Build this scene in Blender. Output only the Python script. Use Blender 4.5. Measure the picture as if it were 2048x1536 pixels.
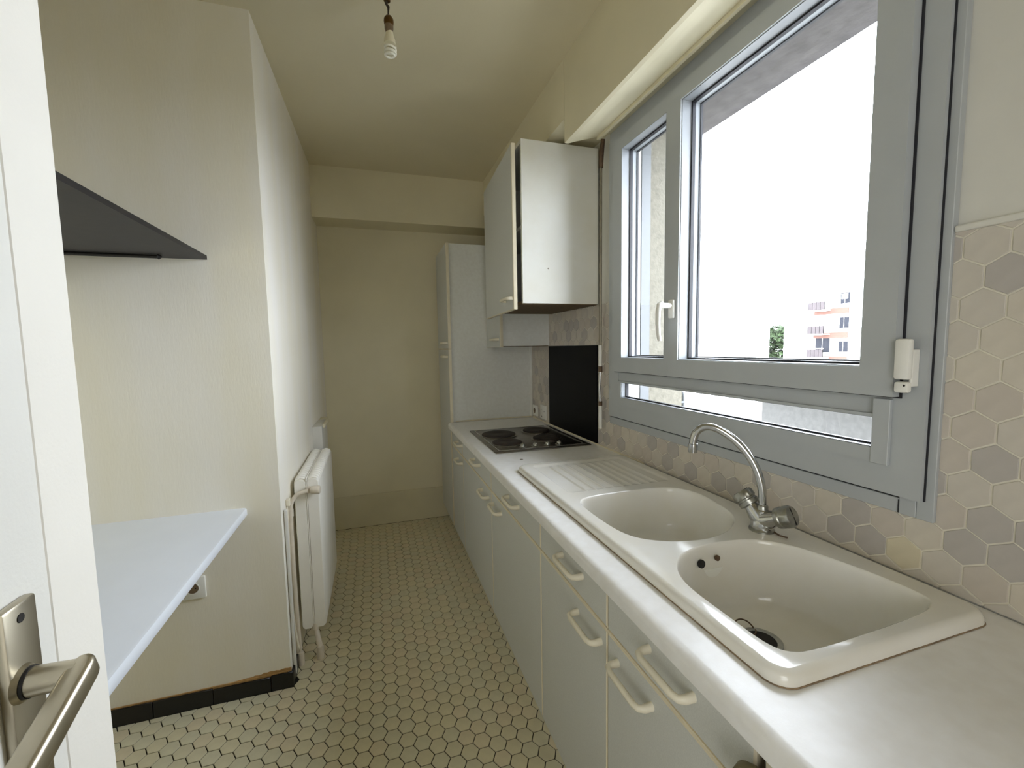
import bpy, bmesh, math, random
from mathutils import Vector, Matrix
from mathutils.geometry import delaunay_2d_cdt

for o in list(bpy.data.objects):
    bpy.data.objects.remove(o)
scene = bpy.context.scene
COL = scene.collection
random.seed(7)

# ------------------------------------------------------------------ camera
FPX, YAW, PITCH, ROLL, CAMZ = 868.63, 0.3070, -0.0856, -0.0172, 1.3206
cy, sy, cp, sp, cr, sr = (math.cos(YAW), math.sin(YAW), math.cos(PITCH), math.sin(PITCH), math.cos(ROLL), math.sin(ROLL))
FWD = Vector((sy*cp, cy*cp, sp)); RIGHT0 = Vector((cy, -sy, 0)); UP0 = RIGHT0.cross(FWD)
RIGHT = RIGHT0*cr + UP0*sr; UP = UP0*cr - RIGHT0*sr
cam = bpy.data.cameras.new('camera'); camo = bpy.data.objects.new('camera', cam); COL.objects.link(camo)
cam.sensor_fit = 'HORIZONTAL'; cam.sensor_width = 36.0; cam.lens = 36.0*FPX/2048
cam.clip_start = 0.02; cam.clip_end = 500
m = Matrix((RIGHT, UP, -FWD)).transposed().to_4x4(); m.translation = Vector((0, 0, CAMZ))
camo.matrix_world = m
scene.camera = camo

# ------------------------------------------------------------------ world / light / exposure
world = bpy.data.worlds.new('overcast_sky'); scene.world = world; world.use_nodes = True
bg = world.node_tree.nodes['Background']
bg.inputs[0].default_value = (0.905, 0.95, 1.06, 1); bg.inputs[1].default_value = 6.4
pl = bpy.data.lights.new('window_portal', 'AREA'); pl.shape = 'RECTANGLE'; pl.size = 1.25; pl.size_y = 1.35
po = bpy.data.objects.new('window_portal', pl); COL.objects.link(po)
po.location = (1.12, 1.14, 1.62); po.rotation_euler = (0, math.radians(90), 0)
pl.cycles.is_portal = True
hl = bpy.data.lights.new('hallway_fill', 'AREA'); hl.shape = 'RECTANGLE'; hl.size = 1.2; hl.size_y = 1.9; hl.energy = 10.5; hl.color = (0.97, 0.985, 1.0)
ho = bpy.data.objects.new('hallway_fill', hl); COL.objects.link(ho)      # added unseen fill lamp, standing in for daylight from the rooms behind
ho.location = (-.55, -1.75, 1.3); ho.rotation_euler = (math.radians(90), 0, math.radians(-34))
vs = scene.view_settings
scene.display_settings.display_device = 'sRGB'
vs.view_transform = 'Standard'; vs.look = 'None'; vs.gamma = 1.0; vs.use_curve_mapping = False
vs.exposure = 1.62
scene.cycles.max_bounces = 14; scene.cycles.diffuse_bounces = 9; scene.cycles.glossy_bounces = 6
scene.cycles.transparent_max_bounces = 16
scene.cycles.sample_clamp_indirect = 12.0

# ------------------------------------------------------------------ materials
MATS = {}
def srgb(r, g, b):
    f = lambda c: (c/255/12.92) if c/255 <= 0.04045 else ((c/255+0.055)/1.055)**2.4
    return (f(r), f(g), f(b), 1)
def mat(name, col, rough=0.5, metal=0.0, var=0.0, vscale=6.0, col2=None, bump=0.0, bscale=200.0, spec=0.5, stretch=None, detail=4, coat=0.0):
    if name in MATS: return MATS[name]
    M = bpy.data.materials.new(name); M.use_nodes = True
    N = M.node_tree.nodes; L = M.node_tree.links; P = N['Principled BSDF']
    P.inputs['Roughness'].default_value = rough; P.inputs['Metallic'].default_value = metal
    P.inputs['Specular IOR Level'].default_value = spec
    P.inputs['Coat Weight'].default_value = coat
    c = srgb(*col)
    tc = N.new('ShaderNodeTexCoord'); mp = N.new('ShaderNodeMapping'); L.new(tc.outputs['Object'], mp.inputs[0])
    if stretch: mp.inputs['Scale'].default_value = stretch
    if var > 0 or col2:
        n = N.new('ShaderNodeTexNoise'); n.inputs['Scale'].default_value = vscale; n.inputs['Detail'].default_value = detail
        L.new(mp.outputs[0], n.inputs[0])
        r = N.new('ShaderNodeValToRGB'); r.color_ramp.elements[0].position = 0.32; r.color_ramp.elements[1].position = 0.68
        d = srgb(*col2) if col2 else tuple([x*(1-var) for x in c[:3]])+(1,)
        r.color_ramp.elements[0].color = d; r.color_ramp.elements[1].color = c
        L.new(n.outputs['Fac'], r.inputs[0]); L.new(r.outputs[0], P.inputs['Base Color'])
    else:
        P.inputs['Base Color'].default_value = c
    if bump > 0:
        n2 = N.new('ShaderNodeTexNoise'); n2.inputs['Scale'].default_value = bscale; n2.inputs['Detail'].default_value = 3
        L.new(mp.outputs[0], n2.inputs[0])
        b = N.new('ShaderNodeBump'); b.inputs['Strength'].default_value = bump; b.inputs['Distance'].default_value = 0.002
        L.new(n2.outputs['Fac'], b.inputs['Height']); L.new(b.outputs[0], P.inputs['Normal'])
    MATS[name] = M
    return M
def glass_mat(name, tint=(0.97, 0.985, 0.98)):
    M = bpy.data.materials.new(name); M.use_nodes = True
    N = M.node_tree.nodes; L = M.node_tree.links; N.clear()
    out = N.new('ShaderNodeOutputMaterial'); mx = N.new('ShaderNodeMixShader'); t = N.new('ShaderNodeBsdfTransparent'); g = N.new('ShaderNodeBsdfGlossy')
    lw = N.new('ShaderNodeLayerWeight'); lw.inputs[0].default_value = 0.5
    pw = N.new('ShaderNodeMath'); pw.operation = 'POWER'; pw.inputs[1].default_value = 5.0
    fr = N.new('ShaderNodeMath'); fr.operation = 'MULTIPLY_ADD'; fr.inputs[1].default_value = 0.94; fr.inputs[2].default_value = 0.035
    L.new(lw.outputs['Facing'], pw.inputs[0]); L.new(pw.outputs[0], fr.inputs[0])
    t.inputs[0].default_value = (*tint, 1); g.inputs['Roughness'].default_value = 0.0
    L.new(fr.outputs[0], mx.inputs[0]); L.new(t.outputs[0], mx.inputs[1]); L.new(g.outputs[0], mx.inputs[2]); L.new(mx.outputs[0], out.inputs[0])
    return M

CREAM = mat('cream_paint', (225, 217, 188), 0.6, var=0.07, vscale=2.5, bump=0.12, bscale=90)
CEIL = mat('ceiling_paint', (222, 213, 184), 0.7, var=0.06, vscale=1.8, bump=0.1, bscale=120)
WHITE = mat('white_paint', (216, 214, 206), 0.5, var=0.06, vscale=5, bump=0.08, bscale=120)
ALCOVE = mat('alcove_paint', (240, 236, 227), 0.6, var=0.0, vscale=2.2, col2=(237, 231, 213), bump=0.15, bscale=80, stretch=(2.5, 2.5, 0.5))
SKIRTP = mat('skirting_paint', (214, 206, 176), 0.5, var=0.08, vscale=4)
DOORP = mat('door_paint', (228, 226, 218), 0.45, var=0.05, vscale=7, bump=0.1, bscale=300)
DOORE = mat('door_edge_paint', (236, 232, 222), 0.4, var=0.03, vscale=9, bump=0.1, bscale=300)
GREY = mat('grey_laminate', (206, 207, 202), 0.55, var=0.10, vscale=420, bump=0.08, bscale=500, detail=2)
GREYL = mat('pale_laminate', (222, 223, 218), 0.55, var=0.06, vscale=60, col2=(216, 216, 210))
CAB = mat('white_laminate', (232, 232, 226), 0.5, var=0.05, vscale=5, col2=(224, 222, 210))
EDGE = mat('cream_edging', (222, 212, 186), 0.45, var=0.06, vscale=20)
HNDL = mat('cream_plastic', (230, 223, 202), 0.4, var=0.05, vscale=15)
WORK = mat('white_worktop', (236, 235, 233), 0.33, var=0.05, vscale=30, col2=(230, 228, 224), bump=0.05, bscale=300)
CER = mat('white_ceramic', (228, 226, 220), 0.11, var=0.04, vscale=7, col2=(222, 218, 206))
CHROME = mat('worn_chrome', (200, 200, 198), 0.16, 1.0, var=0.15, vscale=25, bump=0.03, bscale=120)
KNOBM = mat('dull_chrome', (178, 178, 170), 0.3, 1.0, var=0.3, vscale=60)
STEEL = mat('hob_steel', (150, 144, 134), 0.28, 1.0, var=0.3, vscale=14, stretch=(1, 4, 1))
IRON = mat('black_iron', (48, 43, 40), 0.65, 0.2, var=0.4, vscale=25, col2=(62, 50, 42))
BLACKP = mat('black_glass', (9, 9, 11), 0.45, var=0.1, vscale=5, spec=0.12)
SHELFB = mat('black_laminate', (62, 60, 62), 0.6, var=0.12, vscale=30)
SHELFE = mat('black_edge', (26, 22, 22), 0.5, var=0.2, vscale=20)
ALU = mat('grey_window_paint', (178, 182, 184), 0.42, var=0.05, vscale=9, bump=0.05, bscale=300)
ALU_DIM = mat('dimmed_window_paint', (146, 150, 154), 0.4, var=0.03, vscale=9)  # same paint as the frames, darkened to offset the strong window light
GASK_SHADE = mat('black_rubber_and_shade', (30, 30, 36), 0.6, var=0.1, vscale=30)  # gasket rubber; also colours the strips that imitate frame shadows
PLASW = mat('white_plastic', (232, 231, 225), 0.4, var=0.03, vscale=20)
PLASD = mat('dark_hole', (25, 22, 20), 0.7, var=0.1, vscale=30)
GLASS = glass_mat('window_glass')
CONC = mat('rough_concrete', (114, 110, 98), 0.95, var=0.3, vscale=45, bump=0.8, bscale=90)
CONCL = mat('shaded_concrete', (84, 80, 80), 0.95, var=0.35, vscale=18, bump=0.6, bscale=50)  # lintel concrete with its underside shade put into the colour
GROUT = mat('floor_grout', (38, 31, 20), 0.9, var=0.2, vscale=30)
WGROUT = mat('wall_grout', (232, 227, 212), 0.85, var=0.06, vscale=30)
FT = [mat('floor_tile_%s' % n, c, 0.42, var=0.10, vscale=22, bump=0.05, bscale=150) for n, c in
      (('sand', (222, 213, 180)), ('stone', (219, 211, 180)), ('clay', (223, 211, 180)), ('ash', (218, 212, 183)))]
WT = [mat('wall_tile_%s' % n, c, 0.5, var=0.06, vscale=40, bump=0.05, bscale=200) for n, c in
      (('taupe', (199, 190, 179)), ('beige', (208, 200, 186)), ('grey', (184, 178, 172)), ('greige', (203, 196, 185)), ('straw', (212, 202, 176)))]
BLKT = mat('black_tile', (20, 18, 18), 0.3, var=0.2, vscale=20)
PLASTER = mat('bare_plaster', (190, 150, 96), 0.9, var=0.35, vscale=40)
RADW = mat('radiator_enamel', (238, 235, 226), 0.38, var=0.05, vscale=10)
PIPEW = mat('painted_pipe', (216, 206, 188), 0.45, var=0.14, vscale=30, bump=0.2, bscale=60)
NICKEL = mat('brushed_nickel', (190, 182, 162), 0.34, 1.0, var=0.16, vscale=30, stretch=(1, 1, 0.2))
RODG = mat('grey_rod', (150, 142, 126), 0.4, 0.6, var=0.2, vscale=30)
RUST = mat('rusty_joint', (112, 90, 70), 0.6, 0.4, var=0.5, vscale=60)
BRASS = mat('aged_brass', (110, 82, 44), 0.4, 0.9, var=0.4, vscale=60)
SOCK = mat('bakelite_socket', (120, 100, 78), 0.5, var=0.2, vscale=60)
BULBB = mat('cfl_ballast', (226, 218, 190), 0.5, var=0.03, vscale=20)
TUBEM = mat('cfl_tube', (238, 236, 222), 0.3, var=0.02, vscale=20)
CORD = mat('dark_cord', (54, 42, 30), 0.7, var=0.2, vscale=60)
SEAL = mat('stained_sealant', (150, 128, 100), 0.8, var=0.5, vscale=40)
CHIP = mat('chipboard', (104, 84, 54), 0.9, var=0.4, vscale=120)
DARKIN = mat('cabinet_inside', (60, 52, 46), 0.8, var=0.2, vscale=20)
BIN = mat('olive_lid', (126, 116, 84), 0.5, var=0.15, vscale=12)
FACADE = mat('white_render', (236, 236, 234), 0.9, var=0.03, vscale=0.5)
BAND = mat('terracotta_band', (96, 66, 56), 0.9, var=0.1, vscale=0.6)
WIND = mat('dark_window', (46, 47, 52), 0.9, spec=0.0, var=0.1, vscale=2)
RAIL = mat('balcony_panel', (56, 47, 48), 0.7, var=0.25, vscale=3)
PARA = mat('parapet_concrete', (74, 73, 70), 0.95, var=0.3, vscale=30, bump=0.5, bscale=60)
GROUND = mat('pale_gravel', (140, 139, 135), 0.95, var=0.15, vscale=0.5)
LEAF = mat('tree_leaf', (40, 60, 20), 0.8, var=0.5, vscale=1.3)
BARK = mat('tree_bark', (84, 70, 54), 0.9, var=0.3, vscale=5)
ALUG = mat('bare_guide_rail', (92, 95, 97), 0.5, 0.0, var=0.08, vscale=9)

# ------------------------------------------------------------------ mesh helpers
class MB:
    def __init__(s): s.bm = bmesh.new()
    def face(s, pts, mi=0):
        try:
            f = s.bm.faces.new([s.bm.verts.new(p) for p in pts]); f.material_index = mi; return f
        except ValueError: return None
    def box(s, x0, x1, y0, y1, z0, z1, mi=0, bev=0.0, seg=2, xf=None):
        x0, x1 = min(x0, x1), max(x0, x1); y0, y1 = min(y0, y1), max(y0, y1); z0, z1 = min(z0, z1), max(z0, z1)
        r = bmesh.ops.create_cube(s.bm, size=1.0)
        vsl = r['verts']
        for v in vsl:
            v.co = Vector((x0+(v.co.x+.5)*(x1-x0), y0+(v.co.y+.5)*(y1-y0), z0+(v.co.z+.5)*(z1-z0)))
        fs = set(f for v in vsl for f in v.link_faces)
        for f in fs: f.material_index = mi
        if bev > 0:
            es = list(set(e for v in vsl for e in v.link_edges))
            rb = bmesh.ops.bevel(s.bm, geom=es, offset=bev, segments=seg, affect='EDGES', profile=0.5)
            vsl = list(set(v for f in rb['faces'] for v in f.verts))
            for f in rb['faces']: f.material_index = mi
        if xf is not None:
            for v in vsl: v.co = xf @ v.co
        return s
    def prism(s, poly, axis, a, b, mi=0):
        # poly: 2d points; axis: extrusion axis
        def P(p, t):
            if axis == 'x': return (t, p[0], p[1])
            if axis == 'y': return (p[0], t, p[1])
            return (p[0], p[1], t)
        A = [s.bm.verts.new(P(p, a)) for p in poly]; Bv = [s.bm.verts.new(P(p, b)) for p in poly]
        n = len(poly); fs = []
        fs.append(s.bm.faces.new(A)); fs.append(s.bm.faces.new(Bv[::-1]))
        for i in range(n):
            fs.append(s.bm.faces.new((A[i], Bv[i], Bv[(i+1) % n], A[(i+1) % n])))
        for f in fs: f.material_index = mi
        return s
    def ring(s, o, i, x0, x1, mi=0):
        # rectangular ring in the YZ plane; o, i = (y0,y1,z0,z1)
        def loop(r, x): return [s.bm.verts.new((x, y, z)) for y, z in ((r[0], r[2]), (r[1], r[2]), (r[1], r[3]), (r[0], r[3]))]
        oa, ia, ob, ib = loop(o, x0), loop(i, x0), loop(o, x1), loop(i, x1)
        for k in range(4):
            j = (k+1) % 4
            for q in ((oa[k], oa[j], ia[j], ia[k]), (ob[j], ob[k], ib[k], ib[j]), (oa[j], oa[k], ob[k], ob[j]), (ia[k], ia[j], ib[j], ib[k])):
                s.bm.faces.new(q).material_index = mi
        return s
    def loft(s, rings, mi=0, cap0=False, cap1=False, closed=True):
        R = [[s.bm.verts.new(p) for p in r] for r in rings]
        n = len(R[0])
        for a, b in zip(R[:-1], R[1:]):
            for k in range(n if closed else n-1):
                j = (k+1) % n
                s.bm.faces.new((a[k], a[j], b[j], b[k])).material_index = mi
        if cap0: s.bm.faces.new(R[0][::-1]).material_index = mi
        if cap1: s.bm.faces.new(R[-1]).material_index = mi
        return R
    def tube(s, path, r, n=10, mi=0, caps=True, flat=1.0):
        path = [Vector(p) for p in path]; rings = []
        rad = r if isinstance(r, (list, tuple)) else [r]*len(path)
        t0 = (path[1]-path[0]).normalized()
        ref = Vector((0, 0, 1)) if abs(t0.z) < .9 else Vector((1, 0, 0))
        nrm = t0.cross(ref).normalized()
        for k, p in enumerate(path):
            t = (path[min(k+1, len(path)-1)]-path[max(k-1, 0)]).normalized()
            nrm = (nrm - t*nrm.dot(t)).normalized(); b = t.cross(nrm)
            rings.append([p + nrm*(math.cos(2*math.pi*q/n)*rad[k]) + b*(math.sin(2*math.pi*q/n)*rad[k]*flat) for q in range(n)])
        s.loft(rings, mi, caps, caps); return s
    def lathe(s, prof, c, axis=(0, 0, 1), n=24, mi=0, cap0=True, cap1=True):
        ax = Vector(axis).normalized(); ref = Vector((1, 0, 0)) if abs(ax.x) < .9 else Vector((0, 1, 0))
        u = ax.cross(ref).normalized(); v = ax.cross(u); c = Vector(c); rings = []
        for r, h in prof:
            rings.append([c + ax*h + (u*math.cos(2*math.pi*k/n) + v*math.sin(2*math.pi*k/n))*max(r, 1e-5) for k in range(n)])
        s.loft(rings, mi, cap0, cap1); return s
    def build(s, name, mats, parent=None, smooth=None, loc=None):
        bm = s.bm
        bmesh.ops.remove_doubles(bm, verts=bm.verts, dist=1e-6)
        bmesh.ops.recalc_face_normals(bm, faces=bm.faces)
        me = bpy.data.meshes.new(name); bm.to_mesh(me); bm.free()
        if not isinstance(mats, (list, tuple)): mats = [mats]
        for M in mats: me.materials.append(M)
        if smooth is not None:
            me.shade_smooth(); me.set_sharp_from_angle(angle=math.radians(smooth))
        o = bpy.data.objects.new(name, me); COL.objects.link(o)
        if parent: o.parent = parent
        return o
def tag(o, label=None, cat=None, group=None, kind=None):
    if label: o['label'] = label
    if cat: o['category'] = cat
    if group: o['group'] = group
    if kind: o['kind'] = kind
    return o
def thing(name, label=None, cat=None, group=None, kind=None, loc=(0, 0, 0)):
    o = bpy.data.objects.new(name, None); COL.objects.link(o); o.location = loc; o.empty_display_size = 0.05
    return tag(o, label, cat, group, kind)
class TB(MB):
    # parts of a thing whose Empty stands at `loc`: world coordinates are turned into local ones
    def put(s, name, mats, root, smooth=None, base=None):
        off = base if base is not None else root.location
        bmesh.ops.translate(s.bm, verts=s.bm.verts, vec=-Vector(off))
        return s.build(name, mats, root, smooth)
def struct(mb, name, mats, smooth=None, parent=None):
    o = mb.build(name, mats, parent, smooth)
    if not parent: o['kind'] = 'structure'
    return o
def clip_poly(poly, x0, x1, y0, y1):
    def cl(P, f, inter):
        out = []
        for i in range(len(P)):
            a, b = P[i-1], P[i]
            fa, fb = f(a), f(b)
            if fb:
                if not fa: out.append(inter(a, b))
                out.append(b)
            elif fa: out.append(inter(a, b))
        return out
    def ix(v): return lambda a, b: (v, a[1]+(b[1]-a[1])*(v-a[0])/(b[0]-a[0]))
    def iy(v): return lambda a, b: (a[0]+(b[0]-a[0])*(v-a[1])/(b[1]-a[1]), v)
    for f, it in ((lambda p: p[0] >= x0, ix(x0)), (lambda p: p[0] <= x1, ix(x1)), (lambda p: p[1] >= y0, iy(y0)), (lambda p: p[1] <= y1, iy(y1))):
        if len(poly) < 3: return []
        poly = cl(poly, f, it)
    return poly
def parea(p): return abs(sum(p[i-1][0]*p[i][1]-p[i][0]*p[i-1][1] for i in range(len(p))))/2 if len(p) > 2 else 0
def proj(p):
    d = Vector(p)-Vector((0, 0, CAMZ)); w = d.dot(FWD)
    if w < .05: return None
    return 1024+FPX*d.dot(RIGHT)/w, 768-FPX*d.dot(UP)/w

# ------------------------------------------------------------------ room numbers (metres)
XR = 1.0468      # inner face of the window wall
XF = 0.4668      # cabinet fronts
XN = -1.06       # alcove side wall
YJ = 1.8074      # alcove end wall
YF = 3.3428      # far wall
YBK = -0.42      # wall behind the camera
H = 2.5
ZC = 0.831       # worktop
XLA, XLB = -0.3625, -0.338   # corridor wall at YJ and YF

# ------------------------------------------------------------------ shell
floor = struct(MB().box(XN-.15, XR+.25, -2.4, YF+.15, -.12, -.0032), 'floor', GROUT)
ceiling = struct(MB().box(XN-.15, XR+.25, -2.4, YF+.15, H, H+.12), 'ceiling', CEIL)
struct(MB().box(XN-.15, XR+.25, YF, YF+.15, 0, H), 'wall_far', CREAM)
struct(MB().prism([(XN-.15, YJ), (XLA, YJ), (XLB, YF), (XN-.15, YF)], 'z', 0, H), 'wall_left', [ALCOVE])
struct(MB().box(XN-.15, XN, YBK, YJ, 0, H), 'wall_alcove', CREAM)
# back wall with the doorway the camera stands in, and the hallway behind it
b = MB(); b.box(XN-.15, -.262, YBK-.1, YBK, 0, H); b.box(.56, XR+.25, YBK-.1, YBK, 0, H); b.box(-.262, .56, YBK-.1, YBK, 2.06, H)
struct(b, 'wall_back', CREAM)
b = MB(); b.box(XN-.15, XR+.25, -2.4, -2.3, 0, H); b.box(XN-.15, XN, -2.3, YBK-.1, 0, H); b.box(XR+.1, XR+.25, -2.3, YBK-.1, 0, H)
struct(b, 'wall_hallway', CREAM)
# window wall
WY0, WY1, WZ0, WZ1 = .60, 1.70, 1.03, 2.23
b = MB(); b.ring((YBK, YF, 0, H), (WY0, WY1, WZ0, WZ1), XR, XR+.10)
wall_right = struct(b, 'wall_right', WHITE)
# outer concrete skin with deep embrasure
b = MB(); b.ring((YBK-2.5, YF+.15, -.3, 3.1), (.50, 1.735, .985, 2.36), XR+.10, XR+.36)
struct(b, 'wall_exterior', CONC)
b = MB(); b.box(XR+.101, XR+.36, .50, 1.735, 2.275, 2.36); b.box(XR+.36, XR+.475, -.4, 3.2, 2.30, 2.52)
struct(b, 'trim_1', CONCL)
# beam under the ceiling at the far wall
struct(MB().box(XLB-.02, XR, 3.1237, YF, 2.1758, H), 'ceiling_beam', CREAM)
# soffit running over the wall cabinets
struct(MB().box(.7985, XR, 1.737, 3.1237, 2.262, H), 'trim_2', CREAM)
# far skirting board
b = MB(); b.box(XLB, .62, YF-.012, YF, 0, .243, bev=.004)
struct(b, 'baseboard_far', SKIRTP)
# black tile skirting under the alcove wall
bb = thing('baseboard_alcove', kind='structure', loc=(-.6, YJ, 0))
TB().box(XN, -.372, YJ-.004, YJ, 0, .066).put('mortar_bed', PLASTER, bb)
ex = [-1.02, -.815, -.6265, -.4325, -.352]
for i in range(4):
    TB().box(ex[i]+.0008, ex[i+1]-.0008, YJ-.011, YJ-.004, 0, .0625 - (.004 if i == 2 else 0), bev=.0015, seg=1).put('tile', BLKT, bb, 40)
TB().box(-.361, -.352, YJ-.004, YJ+.10, 0, .06, bev=.0015, seg=1).put('tile', BLKT, bb, 40)
b = TB(); random.seed(3); xs = [-.56+.0105*i for i in range(20)]
top = [(x, .0625+.004+.011*min(1, i/12)*random.uniform(.6, 1.1)) for i, x in enumerate(xs)]
b.prism([(xs[0], .062)] + top + [(xs[-1], .062)], 'y', YJ-.0015, YJ+.002); b.put('broken_plaster', PLASTER, bb)

# ------------------------------------------------------------------ hexagonal floor tiles
random.seed(11)
PW, PX = .0555, .0476
cx0, cy0 = -.0387, 1.5806
gap = .0016
cells = []
for i in range(-24, 20):
    for j in range(-37, 36):
        x = cx0 + i*PX; y = cy0 + j*PW + (PW/2 if i % 2 else 0)
        if y < -.40 or y > YF+.04 or x < XN-.03 or x > .60: continue
        a, h = PX*2/3-gap*1.1, PW/2-gap
        poly = [(x+a, y), (x+a/2, y+h), (x-a/2, y+h), (x-a, y), (x-a/2, y-h), (x+a/2, y-h)]
        whole = True
        if y < YJ+.03:
            poly2 = clip_poly(poly, XN, .62, -.42, YJ-.012 if x < -.36 else 9)
        else:
            poly2 = clip_poly(poly, XLA+(XLB-XLA)*(y-YJ)/(YF-YJ)+.002, .62, 0, YF-.012)
            if x < -.30: poly2 = clip_poly(poly2, -9, 9, YJ-.01, 9) if poly2 else []
        if parea(poly2) < 2e-4: continue
        whole = abs(parea(poly2)-parea(poly)) < 1e-7
        uv = proj((x, y, 0)); vis = -1
        if uv and -20 < uv[0] < 2068 and uv[1] < 1560 and uv[0] > 235 and x < .475:
            vis = 1/((x*x+y*y+CAMZ**2)**1.5)
            if y > YJ and x < -.24: vis *= .3
        cells.append((vis, x, y, poly2, whole))
cells.sort(key=lambda c: -c[0])
hexmesh = {}
def hexobj(poly, x, y, M):
    b = MB(); pts = [(p[0]-x, p[1]-y) for p in poly]; n = len(pts)
    ins = [(p[0]*.965, p[1]*.965) for p in pts]
    b.loft([[(p[0], p[1], -.003) for p in pts], [(p[0], p[1], -.0009) for p in pts], [(p[0], p[1], 0) for p in ins]], cap1=True)
    return b.build('tile', M, floor)
for vis, x, y, poly, whole in cells[:300]:
    k = random.randrange(4)
    if whole:
        if k not in hexmesh:
            o = hexobj(poly, x, y, FT[k]); hexmesh[k] = o.data
        else:
            o = bpy.data.objects.new('tile', hexmesh[k]); COL.objects.link(o); o.parent = floor
    else:
        o = hexobj(poly, x, y, FT[k])
    o.location = (x, y, 0)
b = MB()
for vis, x, y, poly, whole in cells[300:]:
    k = random.randrange(4); n = len(poly)
    ins = [(x+(p[0]-x)*.965, y+(p[1]-y)*.965) for p in poly]
    b.loft([[(p[0], p[1], -.003) for p in poly], [(p[0], p[1], -.0009) for p in poly], [(p[0], p[1], 0) for p in ins]], mi=k, cap1=True)
tag(b.build('distant_tiles', FT, floor), kind='stuff')

# ------------------------------------------------------------------ hexagonal wall tiles
TW = .064; TS = TW/math.sqrt(3); TR = TS*1.5
regions = [(-.35, .5375, ZC+.004, 1.517), (.5375, 1.765, ZC+.004, .9615), (1.765, 1.8875, ZC+.004, 1.515), (1.8875, 2.5, 1.3205, 1.515), (2.5, 2.81, ZC+.004, 1.515)]
b = MB()
for r in regions: b.box(XR-.0062, XR, r[0], r[1], r[2], r[3])
b.build('grout', WGROUT, wall_right)
random.seed(5)
tilemesh = {}
for rw in range(-3, 14):
    for c in range(-17, 38):
        y = .5887 + c*TW + (TW/2 if rw % 2 else 0); z = .8766 + rw*TR
        g = .0016
        poly = [(y+math.sin(math.pi/3*k)*(TS-g*1.15), z+math.cos(math.pi/3*k)*(TS-g*1.15)) for k in range(6)]
        tone = random.choices(range(5), (4, 4, 2, 4, 0))[0]
        if (rw, c) == (0, 0): tone = 4
        if (rw, c) in ((0, 1), (1, -3), (2, -2)): tone = 2
        for r in regions:
            p2 = clip_poly(poly, *r)
            if parea(p2) < 6e-5: continue
            whole = abs(parea(p2)-parea(poly)) < 1e-8
            if whole and tone in tilemesh:
                o = bpy.data.objects.new('tile', tilemesh[tone]); COL.objects.link(o); o.parent = wall_right
            else:
                mb = MB(); q = [(p[0]-y, p[1]-z) for p in p2]
                mb.loft([[(0, p[0], p[1]) for p in q], [(-.0016, p[0], p[1]) for p in q], [(-.0022, p[0]*.97, p[1]*.97) for p in q]], cap1=True)
                o = mb.build('tile', WT[tone], wall_right)
                if whole: tilemesh[tone] = o.data
            o.location = (XR-.0062, y, z)
MB().box(XR-.014, XR, -.35, .5365, 1.517, 1.529, bev=.003).build('tile_trim', WHITE, wall_right)

# ------------------------------------------------------------------ window
win = thing('window_1', kind='structure', loc=(XR, 1.14, .99))
FX = XR-.030
TB().ring((.553, 1.742, 1.0, 2.25), (.612, 1.665, 1.068, 2.175), FX, XR+.045).put('fixed_frame', ALU, win)
TB().box(FX+.002, XR+.045, .612, 1.665, 1.158, 1.215).put('transom', ALU, win)
sx = FX-.024
so = TB().ring((.597, 1.300, 1.206, 2.170), (.662, 1.252, 1.266, 2.118), sx, FX+.03).put('sash', ALU, win)
so2 = TB().ring((1.302, 1.690, 1.206, 2.170), (1.332, 1.618, 1.266, 2.118), sx+.006, FX+.03).put('sash', ALU, win)
# inner reveals and glazing beads, window paint toned down where light is strong
for sash, (y0, y1, z0, z1) in ((so, (.662, 1.252, 1.266, 2.118)), (so2, (1.332, 1.618, 1.266, 2.118))):
    TB().ring((y0, y1, z0, z1), (y0+.002, y1-.002, z0+.002, z1-.002), sx+.006, FX+.03).put('glazing_bead', ALU_DIM, sash, base=win.location)
    TB().ring((y0, y1, z0, z1), (y0+.007, y1-.007, z0+.007, z1-.007), FX+.018, FX+.03).put('gasket', GASK_SHADE, sash, base=win.location)
    TB().ring((y0, y1, z0, z1), (y0+.011, y1-.011, z0+.011, z1-.011), FX+.048, FX+.056).put('spacer', GASK_SHADE, sash, base=win.location)
    TB().box(FX+.022, FX+.026, y0+.003, y1-.003, z0+.003, z1-.003).put('glass_pane', GLASS, sash, base=win.location)
    TB().ring((y0, y1, z0, z1), (y0+.007, y1-.007, z0+.007, z1-.007), FX+.031, FX+.048).put('outer_bead', ALU_DIM, sash, base=win.location)
for z0, z1 in ((1.0925, 1.1585),):
    TB().ring((.612, 1.665, 1.062, 1.165), (.643, 1.636, z0, z1), FX-.006, FX+.028).put('lower_light_frame', ALU, win)
    TB().ring((.643, 1.636, z0, z1), (.645, 1.634, z0+.002, z1-.0015), FX-.003, FX+.028).put('lower_bead', ALU_DIM, win)
    TB().ring((.643, 1.636, z0, z1), (.648, 1.629, z0+.006, z1-.002), FX+.016, FX+.028).put('lower_gasket', GASK_SHADE, win)
    TB().box(FX+.020, FX+.024, .645, 1.634, z0+.003, z1-.003).put('lower_pane', GLASS, win)
TB().box(FX-.009, FX, .609, .6415, 1.060, 1.199, bev=.001, seg=1).put('cover_strip', ALU, win)
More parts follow.
